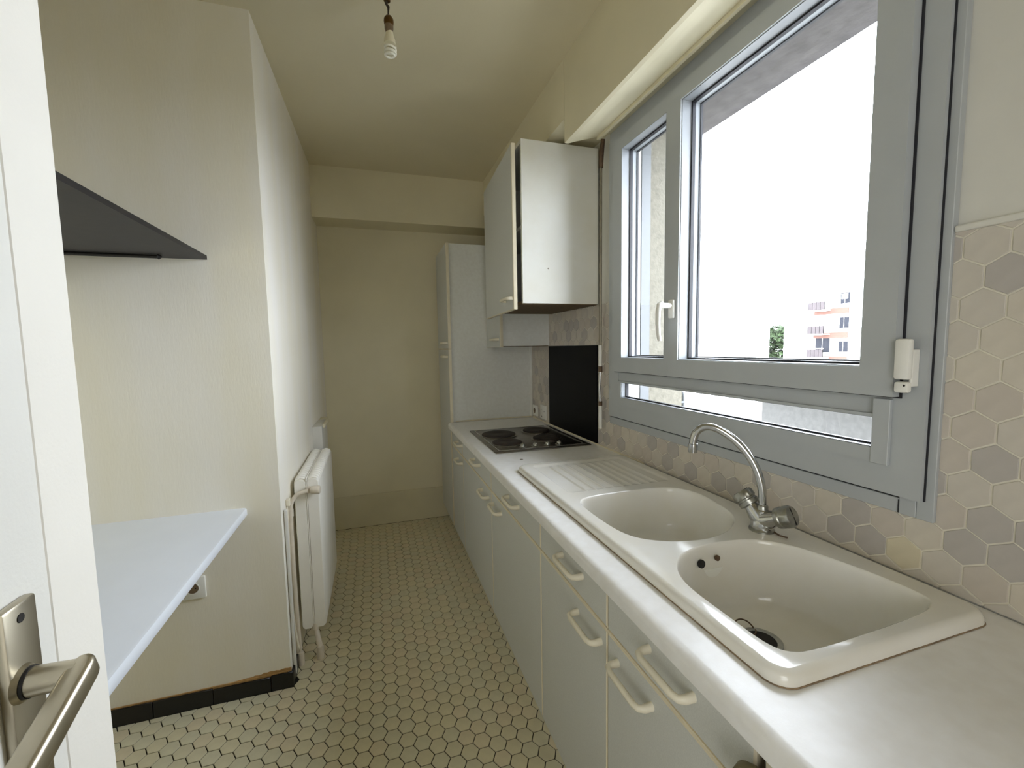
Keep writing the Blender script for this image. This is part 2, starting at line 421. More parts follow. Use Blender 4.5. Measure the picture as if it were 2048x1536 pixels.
# flat cover trims on the wall
tr = TB(); tr.box(XR-.016, XR, .5375, .566, .961, 2.25, bev=.001, seg=1); tr.put('side_trim', ALU, win)
tr = TB(); tr.box(XR-.016, XR, .597, 1.762, .9615, .9925, bev=.001, seg=1); tr.put('bottom_trim', ALU, win)
TB().box(XR-.017, XR-.001, .5665, .596, .961, 1.0, bev=.001, seg=1).put('corner_trim', ALU, win)
TB().box(XR-.0175, XR, .5955, .5975, .962, .990).put('trim_joint', GASK_SHADE, win)
TB().box(XR-.022, XR, 1.742, 1.762, 1.0, 2.2, bev=.001, seg=1).put('side_trim', ALU, win)
TB().box(XR-.013, XR-.001, .60, 1.74, .9925, 1.0005).put('shadow_strip', GASK_SHADE, win)  # dark strip drawn in for the shade below the frame
TB().box(XR-.021, XR-.015, .5515, .5535, 1.0, 2.25).put('shadow_strip', GASK_SHADE, win)  # dark strip drawn in for the shadow line at the frame's outer step
TB().ring((.5935, 1.6935, 1.2025, 2.1735), (.62, 1.68, 1.24, 2.15), FX-.004, FX).put('sash_shadow_gasket', GASK_SHADE, win)  # gasket ring, its black also standing in for the shadow beside the sash
# handle
hd = TB().box(sx-.012, sx, 1.262, 1.290, 1.408, 1.473, bev=.005).put('handle', PLASW, win, 40)
t = TB(); t.tube([(sx-.010, 1.276, 1.452), (sx-.052, 1.276, 1.452)], .0095, 14); t.put('handle_neck', PLASW, hd, 40, base=win.location)
t = TB(); t.tube([(sx-.046, 1.276, 1.463), (sx-.056, 1.276, 1.456), (sx-.060, 1.277, 1.43), (sx-.060, 1.278, 1.39), (sx-.056, 1.279, 1.355), (sx-.051, 1.279, 1.332)],
       [.008, .0105, .0105, .010, .009, .008], 12, flat=.75); t.put('handle_lever', PLASW, hd, 40, base=win.location)
# hinges
for zz in (1.217, 2.02):
    hg = TB().box(sx-.012, sx+.004, .5655, .592, zz+.026, zz+.106, bev=.005).put('hinge', PLASW, win, 40)
    TB().box(sx-.012, sx+.004, .5655, .590, zz, zz+.022, bev=.005).put('hinge_pin_cover', PLASW, hg, 40, base=win.location)
    TB().lathe([(.002, 0), (.002, .001)], (sx-.0125, .571, zz+.015), (1, 0, 0), 10).put('screw_hole', PLASD, hg, base=win.location)
    TB().box(sx+.004, FX, .5675, .5735, zz+.012, zz+.085, bev=.002).put('hinge_leaf', PLASW, hg, base=win.location)
# outside: shutter guide rails and concrete sill
TB().box(XR+.105, XR+.150, 1.700, 1.735, .99, 2.26).put('guide_rail', ALUG, win)
TB().box(XR+.105, XR+.150, .50, .535, .99, 2.26).put('guide_rail', ALUG, win)
b = MB(); b.prism([(XR+.05, 1.02), (XR+.05, 1.0), (XR+.42, .955), (XR+.42, .985)], 'y', .50, 1.735)
struct(b, 'window_sill', CONC)

# ------------------------------------------------------------------ roller shutter box and its crank
sb = thing('roller_shutter_box', 'cream boxed-in roller shutter housing above the window', 'shutter box', loc=(.80, .7, 2.165))
b = TB(); b.prism([(.7985, 2.178), (.7985, H-.0005), (.812, H-.0005), (.812, 2.178)], 'y', YBK+.001, 1.735); b.put('front_panel', CREAM, sb)
b = TB(); b.prism([(.7985, 2.165), (.7985, 2.178), (.812, 2.178), (XR-.001, 2.252), (XR-.001, 2.238), (.845, 2.176), (.815, 2.165)], 'y', YBK, 1.735); b.put('underside', CREAM, sb)
b = TB(); b.box(.95, .962, YBK, 1.735, 2.196, 2.214); b.put('underside_bead', CREAM, sb)
b = TB(); b.prism([(.812, 2.19), (.812, H-.0005), (XR-.001, H-.0005), (XR-.001, 2.26)], 'y', 1.725, 1.735); b.put('end_panel', CREAM, sb)

cr_ = thing('shutter_crank', 'thin grey shutter crank rod hanging beside the window', 'crank', loc=(XR-.03, 1.82, .94))
t = TB(); t.tube([(XR-.03, 1.80, 2.236), (XR-.03, 1.815, 2.19), (XR-.03, 1.82, 2.12)], [.009, .012, .010], 10); t.put('joint', RUST, cr_, 50)
t = TB(); t.tube([(XR-.03, 1.82, 2.12), (XR-.03, 1.825, 1.32)], .0065, 10); t.put('rod', RODG, cr_, 50)
t = TB(); t.tube([(XR-.03, 1.825, 1.32), (XR-.03, 1.825, 1.222)], .0085, 12); t.put('sleeve', PLASW, cr_, 50)
t = TB(); t.tube([(XR-.03, 1.825, 1.222), (XR-.03, 1.825, 1.195)], .010, 12); t.put('collar', RUST, cr_, 50)
t = TB(); t.tube([(XR-.03, 1.825, 1.195), (XR-.034, 1.825, 1.12), (XR-.03, 1.825, 1.045)], .0065, 10); t.put('crank_arm', CHROME, cr_, 50)
t = TB(); t.tube([(XR-.03, 1.825, 1.055), (XR-.03, 1.825, 1.035)], .0095, 12); t.put('collar', RUST, cr_, 50)
t = TB(); t.tube([(XR-.03, 1.825, 1.035), (XR-.03, 1.825, .925)], .0085, 12); t.put('sleeve', PLASW, cr_, 50)

# ------------------------------------------------------------------ worktop with sink cut-out
SX0, SX1, SY0, SY1 = .522, 1.003, .428, 1.612
CX0, CX1, CY0, CY1 = SX0+.02, SX1-.02, SY0+.02, SY1-.02
NY0, NY1 = YBK+.002, 2.802
b = MB()
nose = [(.540, ZC), (.540, ZC-.035), (.4485, ZC-.035), (.4468, ZC-.033), (.4468, ZC-.014), (.4482, ZC-.008), (.4525, ZC-.003), (.459, ZC-.0006), (.466, ZC)]
b.prism([(CX0 if p[0] == .540 else p[0], p[1]) for p in nose], 'y', NY0, NY1)
b.box(CX1, XR-.007, NY0, NY1, ZC-.035, ZC); b.box(CX0, CX1, NY0, CY0, ZC-.035, ZC); b.box(CX0, CX1, CY1, NY1, ZC-.035, ZC)
wt = tag(b.build('kitchen_worktop', WORK, None, 30), 'long white laminate worktop under the window holding sink and hob', 'worktop')
MB().box(XR-.014, XR-.0075, 1.50, NY1, ZC, ZC+.006).build('joint_strip', EDGE, wt)
MB().lathe([(.007, 0), (.007, .0012)], (.5946, 1.7574, ZC), n=14).build('screw_cap', RODG, wt)

# ------------------------------------------------------------------ base cabinets
def panel(mb, x0, x1, y0, y1, z0, z1, ch=.0035):
    # front panel facing -X: grey face (slot 0), chamfered cream edging (slot 1)
    o = [(y0, z0), (y1, z0), (y1, z1), (y0, z1)]; i = [(y0+ch, z0+ch), (y1-ch, z0+ch), (y1-ch, z1-ch), (y0+ch, z1-ch)]
    V = lambda x, L: [mb.bm.verts.new((x, p[0], p[1])) for p in L]
    A, Bq, Cq = V(x0, i), V(x0+ch*.7, o), V(x1, o)
    f = mb.bm.faces.new(A); f.material_index = 0
    for P, Q in ((A, Bq), (Bq, Cq)):
        for k in range(4): mb.bm.faces.new((P[k], P[(k+1) % 4], Q[(k+1) % 4], Q[k])).material_index = 1
    mb.bm.faces.new(Cq).material_index = 1
    return mb
def bow_handle(root, part, x, yc, zc, L=.118, base=None, out=.030):
    h = L/2; r = .0060
    pts = [(x+.001, yc-h, zc), (x-out*.55, yc-h, zc), (x-out*.88, yc-h+.004, zc), (x-out, yc-h+.016, zc), (x-out, yc+h-.016, zc), (x-out*.88, yc+h-.004, zc), (x-out*.55, yc+h, zc), (x+.001, yc+h, zc)]
    t = TB(); t.tube(pts, [.0078, .0070, r, r, r, r, .0070, .0078], 10, flat=1.15)
    return t.put('handle', HNDL, part, 60, base=root.location)
ZB, ZS, ZU = .139, .693, ZC-.0365
def base_cabinet(label, y0, y1, drawers, doors):
    root = thing('base_cabinet', label, 'cabinet', 'base cabinets under the worktop', loc=(.76, (y0+y1)/2, 0))
    b = TB(); x0 = XF+.018; t = .016
    b.box(x0, XR-.02, y0, y0+t, .10, ZU); b.box(x0, XR-.02, y1-t, y1, .10, ZU); b.box(x0, XR-.02, y0+t, y1-t, .10, .10+t); b.box(XR-.03, XR-.02, y0+t, y1-t, .10+t, ZU)
    b.box(x0, x0+.02, y0+t, y1-t, ZS-.02, ZS+.01)
    b.put('body', CAB, root)
    TB().box(XF+.055, XF+.070, y0, y1, 0, .10).put('plinth', GREY, root)
    g = .0012
    TB().box(XF-.0012, XF+.0175, y0+.001, y1-.001, ZS-.0030, ZS+.0030, bev=.001, seg=1).put('rail', EDGE, root)
    for a, c, hy in drawers:
        p = panel(TB(), XF, XF+.017, a+g, c-g, ZS+.0033, ZU-.001).put('drawer', [GREY, EDGE], root)
        bow_handle(root, p, XF, hy, .755)
    for a, c, hy in doors:
        p = panel(TB(), XF, XF+.017, a+g, c-g, ZB, ZS-.0033).put('door', [GREY, EDGE], root)
        bow_handle(root, p, XF, hy, .648)
    return root
S1, S2, S3, S4, S5, S6 = 2.79, 2.435, 1.80, 1.2095, .8068, .416
base_cabinet('narrow grey base cabinet with cream edging beside the tall cupboard', S2, S1, [(S2, S1, 2.50)], [(S2, S1, 2.41+.10)])
base_cabinet('widest grey base cabinet, double-doored, below the hob', S4, S2, [(S3, S2, 2.06), (S4, S3, 1.475)], [(S3, S2, 1.90), (S4, S3, 1.70)])
base_cabinet('grey single-door base cabinet below the small sink bowl', S5, S4, [(S5, S4, .985)], [(S5, S4, .893)])
base_cabinet('grey base cabinet nearest the camera below the large sink bowl', S6, S5, [(S6, S5, .595)], [(S6, S5, .703)])
# side panel standing at the open appliance gap, with its round knob
pnl = thing('gable_panel', 'cream-edged upright panel with olive knob at the open gap under the worktop', 'panel', loc=(.74, .396, 0))
TB().box(.470, XR-.03, .391, .400, 0, ZC-.037).put('board', DARKIN, pnl)
TB().box(.4655, .470, .391, .400, 0, ZC-.037).put('edge_band', EDGE, pnl)
TB().lathe([(.010, 0), (.012, .006), (.028, .010), (.034, .020), (.030, .032), (.016, .040), (0, .042)], (.4655, .3955, .742), (-1, 0, 0), 24).put('knob', BIN, pnl, 50)

# ------------------------------------------------------------------ tall cupboard and wall cabinets
tall = thing('tall_cupboard', 'tall grey cupboard with two doors at the far end of the worktop', 'cupboard', loc=(.75, 3.05, 0))
TY0, TY1 = 2.822, 3.255
b = TB(); b.box(.485, XR-.004, TY0, TY0+.016, .10, 1.985); b.box(.485, XR-.004, TY1-.016, TY1, .10, 1.985); b.box(.485, XR-.004, TY0+.016, TY1-.016, 1.969, 1.985)
b.box(.485, XR-.004, TY0+.016, TY1-.016, .10, .116); b.box(XR-.014, XR-.004, TY0+.016, TY1-.016, .116, 1.969); b.box(.50, XR-.014, TY0+.016, TY1-.016, 1.305, 1.32)
b.put('body', GREYL, tall)
TB().box(.52, .535, TY0, TY1, 0, .10).put('plinth', GREY, tall)
for z0, z1, hz in ((ZB, 1.3105, 1.262), (1.3135, 1.985, 1.352)):
    d = panel(TB(), .463, .4815, TY0-.018, TY1, z0, z1).put('door', [GREY, EDGE], tall)
    bow_handle(tall, d, .463, 2.89, hz, L=.11)
TB().box(.50, XR-.016, TY0-.006, TY0, ZC+.0005, ZC+.008).put('joint_strip', EDGE, tall)
TB().box(XR-.022, XR-.0065, TY0-.006, TY0, ZC+.008, 1.32).put('joint_strip', PLASW, tall)

def wall_cabinet(name, label, x0, y0, y1, z0, z1, body, inside):
    root = thing(name, label, 'cabinet', 'wall cabinets', loc=((x0+XR)/2, (y0+y1)/2, z0)); t = .016; xb = XR-.0095
    b = TB(); b.box(x0, xb, y0, y0+t, z0, z1); b.box(x0, xb, y1-t, y1, z0, z1); b.box(x0, xb, y0+t, y1-t, z1-t, z1)
    b.put('body', body, root)
    TB().box(x0+.004, xb, y0+t, y1-t, z0-.004, z0+t-.004).put('bottom_panel', CHIP, root)
    TB().box(xb-.006, xb, y0+t, y1-t, z0+t, z1-t).put('back_panel', inside, root)
    return root
wc1 = wall_cabinet('wall_cabinet', 'white wall cabinet with a sagging, slightly open door beside the window', .656, 1.882, 2.478, 1.517, 2.232, CAB, DARKIN)
TB().box(.67, XR-.016, 1.90, 2.46, 1.86, 1.875).put('shelf', CAB, wc1)
TB().box(.661, .674, 1.899, 1.905, 1.533, 1.64).put('inner_packer', CAB, wc1)
d = panel(MB(), 0, .018, 0, .612, 0, .718)
xf = Matrix.Translation((.6555, 2.482, 1.484)) @ Matrix.Rotation(math.radians(-2.8), 4, 'Z') @ Matrix.Rotation(math.radians(-.4), 4, 'X') @ Matrix.Translation((-.018, -.612, 0))
bmesh.ops.transform(d.bm, matrix=Matrix.Translation(-wc1.location) @ xf, verts=d.bm.verts)
dd = d.build('door', [GREY, EDGE], wc1)
bow_handle(wc1, dd, .6115, 1.945, 1.537, L=.12)
TB().lathe([(.0035, 0), (.0035, .001)], (.78, 1.8815, 1.675), (0, -1, 0), 10).put('screw_head', RODG, wc1)
wc2 = wall_cabinet('wall_cabinet', 'small grey wall cabinet between the open one and the tall cupboard', .742, 2.50, 2.815, 1.324, 1.975, GREYL, DARKIN)
d2 = panel(TB(), .722, .740, 2.494, 2.812, 1.318, 1.972).put('door', [GREY, EDGE], wc2)
bow_handle(wc2, d2, .722, 2.58, 1.365, L=.11)

# ------------------------------------------------------------------ black splash panel, wall sockets
tag(MB().box(XR-.013, XR-.0085, 1.890, 2.499, ZC+.0005, 1.320).build('splash_panel', BLACKP), 'plain black splash panel on the wall behind the hob', 'splashback')
def socket(label, c, axis, w=.078, h=.078, kind='recess', grp=None):
    x, y, z = c
    r = thing('wall_socket', label, 'socket', grp, loc=c)
    M = Matrix.Translation(c)
    if axis == 'y': M = M @ Matrix.Rotation(math.radians(90), 4, 'Z')     # faces -Y
    # local frame: faces -X
    def put(b, n, m_, par=r, sm=40):
        bmesh.ops.transform(b.bm, matrix=Matrix.Translation(-Vector(c)) @ M, verts=b.bm.verts); return b.build(n, m_, par, sm)
    p = put(MB().box(-.010, 0, -w/2, w/2, -h/2, h/2, bev=.003), 'plate', PLASW)
    if kind == 'recess':
        put(MB().lathe([(.022, 0), (.0215, .0015), (.019, .0015), (.019, .0005)], (-.010, 0, 0), (-1, 0, 0), 28), 'rim', PLASW, p)
        put(MB().lathe([(.0188, 0), (.0188, .0006)], (-.0102, 0, 0), (-1, 0, 0), 28), 'well', SOCK, p)
        for dy in (-.0095, .0095): put(MB().lathe([(.0026, 0), (.0026, .0008)], (-.0108, dy, 0), (-1, 0, 0), 10), 'pin_hole', PLASD, p)
        put(MB().lathe([(.0024, 0), (.0024, .008)], (-.0108, 0, .010), (-1, 0, 0), 10), 'earth_pin', CHROME, p)
    else:
        for dy, dz, rr in ((.018, -.03, .004), (-.022, .005, .003), (.02, .015, .002)):
            put(MB().lathe([(rr, 0), (rr, .0006)], (-.010, dy, dz), (-1, 0, 0), 10), 'screw_hole', PLASD, p)
    return r
socket('white socket with earth pin on the tiles near the tall cupboard', (XR-.0085, 2.745, .887), 'x', .088, .072)
socket('white blank cover plate on the tiles next to the black panel', (XR-.0085, 2.594, .896), 'x', .098, .092, 'blank')
socket('white wall socket half hidden below the floating white board', (-.663, YJ, .463), 'y', .08, .082)

# ------------------------------------------------------------------ hob
hob = thing('electric_hob', 'stained steel electric hob with four black hotplates', 'hob', loc=(.76, 2.17, ZC))
HX0, HX1, HY0, HY1 = .516, 1.004, 1.886, 2.462
b = TB(); b.box(HX0, HX1, HY0, HY1, ZC+.0004, ZC+.006, bev=.003); b.put('tray', STEEL, hob, 40)
b = TB(); b.ring((HY0+.012, HY1-.012, 0, 1), (HY0+.018, HY1-.018, .01, .99), 0, 1); b.bm.clear()
def zring(b, o, i, z0, z1):
    V = lambda r, z: [b.bm.verts.new((x, y, z)) for x, y in ((r[0], r[2]), (r[1], r[2]), (r[1], r[3]), (r[0], r[3]))]
    oa, ia, ob, ib = V(o, z0), V(i, z0), V(o, z1), V(i, z1)
    for k in range(4):
        j = (k+1) % 4
        for q in ((ob[k], ob[j], ib[j], ib[k]), (oa[k], oa[j], ob[j], ob[k]), (ia[k], ia[j], ib[j], ib[k])): b.bm.faces.new(q)
zring(b, (HX0+.02, HX1-.02, HY0+.022, HY1-.02), (HX0+.026, HX1-.026, HY0+.031, HY1-.026), ZC+.0055, ZC+.0085)
b.put('raised_rim', CHROME, hob)
for (px, py, pr) in ((.637, 2.268, .092), (.622, 2.060, .074), (.868, 2.300, .074), (.846, 2.085, .072)):
    h = TB().lathe([(pr+.010, .005), (pr+.010, .0085), (pr+.002, .011), (pr, .0085)], (px, py, ZC), n=40, cap0=False, cap1=False).put('hotplate_ring', STEEL, hob, 40)
    TB().lathe([(pr, .006), (pr, .015), (pr-.006, .0175), (pr*.36, .0175), (pr*.34, .0165), (0, .0165)], (px, py, ZC), n=40).put('hotplate', IRON, h, 40, base=hob.location)
for kx in (.668, .732, .797, .858):
    k = TB().lathe([(.019, .006), (.019, .008), (.012, .0095), (.0105, .020), (.009, .0215), (0, .0215)], (kx, 1.952, ZC), n=20).put('knob', KNOBM, hob, 40)
    TB().box(kx-.0025, kx+.0025, 1.945, 1.960, ZC+.021, ZC+.0245, bev=.001, seg=1).put('knob_grip', KNOBM, k, base=hob.location)

# ------------------------------------------------------------------ sink
sink = thing('kitchen_sink', 'white ceramic double bowl sink with ribbed drainer under the window', 'sink', loc=(.76, 1.02, ZC))
ZD = ZC+.022
def rrect(x0, x1, y0, y1, r, n=8):
    P = []
    for cx, cy_, a in ((x1-r, y1-r, 0), (x0+r, y1-r, 90), (x0+r, y0+r, 180), (x1-r, y0+r, 270)):
        for k in range(n+1):
            t = math.radians(a+90*k/n); P.append((cx+r*math.cos(t), cy_+r*math.sin(t)))
    return P
def smooth(P, n=6):
    out = []
    N_ = len(P)
    for i in range(N_):
        p0, p1, p2, p3 = P[i-1], P[i], P[(i+1) % N_], P[(i+2) % N_]
        for k in range(n):
            t = k/n
            out.append(tuple(.5*((2*p1[d])+(-p0[d]+p2[d])*t+(2*p0[d]-5*p1[d]+4*p2[d]-p3[d])*t*t+(-p0[d]+3*p1[d]-3*p2[d]+p3[d])*t**3) for d in range(len(p1))))
    return out
def smo(P, n=4):
    P = [tuple(p) for p in P]; e0 = tuple(2*a-b for a, b in zip(P[0], P[1])); e1 = tuple(2*a-b for a, b in zip(P[-1], P[-2]))
    Q = [e0]+P+[e1]; full = smooth(Q, n)
    return full[n:n*(len(P))+1]
bowl1 = smooth([(.573, 1.151), (.625, 1.183), (.758, 1.188), (.895, 1.172), (.950, 1.100), (.937, .975), (.905, .898), (.837, .845), (.762, .822), (.695, .826), (.636, .847), (.590, .886), (.568, .955), (.563, 1.075)])
bowl2 = smooth([(.598, .7466), (.635, .777), (.700, .7965), (.773, .797), (.850, .778), (.905, .716), (.938, .600), (.9455, .505), (.922, .474), (.856, .4625), (.729, .4576), (.625, .4575), (.582, .4665), (.5645, .497), (.5615, .566), (.5617, .655), (.574, .708)])
outer = rrect(SX0, SX1, SY0, SY1, .034)
ins = lambda d: rrect(SX0+d, SX1-d, SY0+d, SY1-d, .034-d*.6)
b = TB()
b.loft([[(x, y, ZC+.0006) for x, y in outer], [(x, y, ZC+.010) for x, y in ins(.001)], [(x, y, ZC+.0165) for x, y in ins(.0035)], [(x, y, ZD-.001) for x, y in ins(.008)], [(x, y, ZD) for x, y in ins(.014)]])
deck_o = ins(.014)
drain_poly = rrect(.572, .962, 1.232, 1.575, .022, 5)
def pip(p, poly):
    c = False
    for i in range(len(poly)):
        a, q = poly[i-1], poly[i]
        if (a[1] > p[1]) != (q[1] > p[1]) and p[0] < (q[0]-a[0])*(p[1]-a[1])/(q[1]-a[1])+a[0]: c = not c
    return c
def cen(P): return sum(p[0] for p in P)/len(P), sum(p[1] for p in P)/len(P)
verts = []; edges = []
for L in (deck_o, bowl1, bowl2, drain_poly):
    s0 = len(verts); verts += [Vector(p) for p in L]; edges += [(s0+i, s0+(i+1) % len(L)) for i in range(len(L))]
vo, eo, fo, *_ = delaunay_2d_cdt(verts, edges, [], 0, 1e-6)
bv = [b.bm.verts.new((v.x, v.y, ZD)) for v in vo]
for f in fo:
    c = cen([vo[i] for i in f])
    if pip(c, deck_o) and not pip(c, bowl1) and not pip(c, bowl2) and not pip(c, drain_poly):
        try: b.bm.faces.new([bv[i] for i in f])
        except ValueError: pass
b.put('deck', CER, sink, 35)
b = TB(); b.loft([[(x, y, ZC+.0004) for x, y in rrect(SX0-.0014, SX1+.0014, SY0-.0014, SY1+.0014, .0355)], [(x, y, ZC+.0018) for x, y in rrect(SX0-.0008, SX1+.0008, SY0-.0008, SY1+.0008, .035)], [(x, y, ZC+.0022) for x, y in ins(.0005)]]); b.put('sealant_line', SEAL, sink)
def bowl(name, P, depth, c):
    b = TB(); prof = [(1.0, 0), (.992, -.0008), (.984, -.0035), (.977, -.009), (.971, -.02), (.955, -depth*.45), (.935, -depth*.72), (.90, -depth*.88), (.83, -depth*.96), (.6, -depth*.99), (.25, -depth), (.04, -depth)]
    rings = [[(c[0]+(x-c[0])*s_, c[1]+(y-c[1])*s_, ZD+z) for x, y in P] for s_, z in prof]
    b.loft(rings, cap1=True); return b.put(name, CER, sink, 60)
c1 = (.758, 1.005); c2 = (.752, .63)
bowl('small_bowl', bowl1, .150, c1); bo2 = bowl('large_bowl', bowl2, .158, c2)
# ribbed drainer
b = TB(); nx, ny = 150, 26
dx0, dx1, dy0, dy1 = .572, .962, 1.232, 1.575
def sstep(a, c, x): t = max(0, min(1, (x-a)/(c-a))); return t*t*(3-2*t)
G = []
for i in range(nx+1):
    row = []
    for j in range(ny+1):
        x = dx0+(dx1-dx0)*i/nx; y = dy0+(dy1-dy0)*j/ny
        e = min(x-dx0, dx1-x, dy1-y, y-dy0); s_ = sstep(0, .012, e)
        rb = max(0, math.cos((x-.64)/.0335*2*math.pi)) if .63 < x < .93 else 0
        rb *= sstep(0, .03, dy1-.02-y)
        row.append(b.bm.verts.new((x, y, ZD-.0035*s_+.0052*(rb**1.5)*s_)))
    G.append(row)
for i in range(nx):
    for j in range(ny): b.bm.faces.new((G[i][j], G[i+1][j], G[i+1][j+1], G[i][j+1]))
b.put('drainer', CER, sink, 60)
# drain, overflow holes, plug chain
dz = ZD-.1575
dr = TB().lathe([(.041, 0), (.041, .002), (.034, .003), (.030, 0.001)], (.752, .668, dz), n=32, cap1=False).put('waste_ring', KNOBM, sink, 40)
TB().lathe([(.030, .0), (.030, .0012)], (.752, .668, dz), n=28).put('waste_hole', PLASD, dr, base=sink.location)
for q, (ox, oz, rr, mm) in enumerate(((.697, .816, .0095, PLASD), (.742, .8225, .0065, RUST))):
    yy = .7845
    TB().lathe([(rr, 0), (rr, .004)], (ox, yy+.001, oz), (0, -1, .15), 18).put('overflow_hole', mm, sink, 40)
t = TB(); t.tube([(.752+.024*math.cos(a)-.01, .700+.018*math.sin(a), dz+.004+.014*max(0, math.sin(a))) for a in [i*.25 for i in range(0, 25)]], .0016, 6); t.put('plug_chain', RUST, sink)

# ------------------------------------------------------------------ tap
tap = thing('mixer_tap', 'chrome mixer tap with swan-neck spout and two knobs on the sink', 'tap', loc=(.9075, .8156, ZD))
TX, TY = .9075, .8156
TB().lathe([(.029, 0), (.029, .004), (.025, .008), (.023, .009)], (TX, TY, ZD), n=28).put('base_flange', KNOBM, tap, 40)
TB().lathe([(.025, .007), (.025, .02), (.021, .034), (.0175, .044), (.0165, .05), (.0135, .054)], (TX, TY, ZD), n=24).put('body', CHROME, tap, 50)
dv = Vector((-math.sin(math.radians(45)), math.cos(math.radians(45)), 0)); pv = Vector((dv.y, -dv.x, 0))
prof = smo([(0, .045), (0, .075), (.003, .110), (.014, .150), (.034, .188), (.062, .220), (.095, .2435), (.122, .253), (.143, .248), (.157, .232), (.162, .210), (.1625, .198)], 4)
b = TB(); b.tube([Vector((TX, TY, ZD))+dv*r_+Vector((0, 0, z_)) for r_, z_ in prof], .0098, 16); b.put('spout', CHROME, tap, 60)
e = Vector((TX, TY, ZD))+dv*.1625
TB().lathe([(.0092, .206), (.0118, .205), (.0118, .190), (.0112, .182), (.009, .1815)], e, n=20).put('aerator', CHROME, tap, 50)
TB().lathe([(.0135, .052), (.0135, .062), (.0105, .066)], (TX, TY, ZD), n=20).put('spout_nut', KNOBM, tap, 50)
for ax in (Vector((-.22, .62, .74)).normalized(), Vector((.20, -.86, .42)).normalized()):
    c = Vector((TX, TY, ZD+.025))
    a = TB().lathe([(.023, -.004), (.0225, .018), (.0185, .036), (.018, .042)], c, ax, 20).put('arm', CHROME, tap, 50)
    k = TB(); R_ = []; nn = 48
    ref = ax.cross(Vector((0, 0, 1))).normalized(); v2 = ax.cross(ref)
    for r_, h_ in ((.0215, .042), (.0245, .044), (.0255, .054), (.0235, .056), (.0235, .059), (.026, .061), (.026, .074), (.023, .079), (.0, .081)):
        ring = []
        for q in range(nn):
            fl = 1 - (.08 if (q % 6 == 0 and .060 < h_ < .075) else 0)
            an = 2*math.pi*q/nn
            ring.append(c+ax*h_+(ref*math.cos(an)+v2*math.sin(an))*max(r_*fl, 1e-5))
        R_.append(ring)
    k.loft(R_, cap0=True, cap1=True); kk = k.put('knob', KNOBM, tap, 40)
    s_ = TB(); M = Matrix.Translation(c+ax*.0803) @ Matrix((ref, v2, ax)).transposed().to_4x4()
    s_.box(-.0012, .0012, -.020, .020, -.0015, .0006, xf=M); s_.put('slot', PLASD, kk, base=tap.location)
t = TB(); t.tube([(TX+.012, TY-.024, ZD+.003), (TX+.006, TY-.045, ZD+.0035), (TX+.014, TY-.06, ZD+.003)], .0022, 8); t.put('plug_chain_stub', RUST, tap)

# ------------------------------------------------------------------ alcove board and black shelf
wb = thing('white_worktop_board', 'pale white board fixed at worktop height in the alcove behind the door', 'worktop', loc=(-.77, 1.0, .71))
b = TB(); b.prism([(XN, .706), (XN, .7385), (-.484, .7385), (-.478, .736), (-.4755, .730), (-.4755, .712), (-.478, .707), (-.484, .706)], 'y', .30, YJ); b.put('board', mat('cool_white_laminate', (222, 226, 232), .4, var=.03, vscale=8), wb, 40)
TB().box(XN, XN+.03, .30, YJ, .66, .706).put('wall_batten', CAB, wb)
bs = thing('black_shelf', 'black wall shelf with a dark rail underneath in the alcove', 'shelf', loc=(-.80, 1.0, 1.645))
b = TB(); b.box(XN, -.5445, .30, YJ, 1.6435, 1.6575); b.put('board', SHELFB, bs)
TB().box(-.5445, -.5425, .30, YJ, 1.6435, 1.6575).put('edge_band', SHELFE, bs)
b = TB(); b.tube([(XN, YJ-.06, 1.6365), (-.665, YJ-.06, 1.6365)], .006, 10); b.put('rail', SHELFE, bs)
TB().lathe([(.007, 0), (.009, .003), (.003, .012), (0, .013)], (-.665, YJ-.06, 1.6365), (1, 0, 0), 12).put('rail_tip', SHELFE, bs)

# ------------------------------------------------------------------ radiator with pipes
rad = thing('radiator', 'white double panel radiator with ribbed top on the corridor wall', 'radiator', loc=(-.295, 2.3, .11))
RY0, RY1, RZ0, RZ1 = 1.985, 2.575, .112, .772
def rpanel(x0, x1, name):
    r = .016; pr = []
    b = TB(); pts = rrect(x0, x1, RZ0, RZ1, min(r, (x1-x0)*.45), 5)
    b.loft([[(cxm(p, x0, x1, .85), RY0, p[1]) for p in pts]] + [[(p[0], RY0+.006, p[1]) for p in pts], [(p[0], RY1-.006, p[1]) for p in pts]] + [[(cxm(p, x0, x1, .85), RY1, p[1]) for p in pts]], cap0=True, cap1=True)
    return b.put(name, RADW, rad, 50)
def cxm(p, x0, x1, k): c = (x0+x1)/2; return c+(p[0]-c)*k
p1 = rpanel(-.344, -.2975, 'panel'); p2 = rpanel(-.2955, -.246, 'panel')
n = 18
for pp, x0, x1 in ((p1, -.340, -.302), (p2, -.291, -.252)):
    for i in range(n):
        y = RY0+.025+(RY1-RY0-.05)*i/(n-1)
        t = TB(); t.tube([(x0, y, RZ1-.016), (x0+.004, y, RZ1+.001), ((x0+x1)/2, y, RZ1+.006), (x1-.004, y, RZ1+.001), (x1, y, RZ1-.016)], .0072, 6); t.put('rib', RADW, pp, 60, base=rad.location)
b = TB(); b.box(-.2985, -.2945, RY0, RY1, RZ0+.01, RZ1+.006, bev=.0015, seg=1); b.put('seam', RADW, rad)
for py in (2.1, 2.46): TB().box(-.3565, -.343, py, py+.03, .20, .70).put('wall_bracket', RADW, rad)
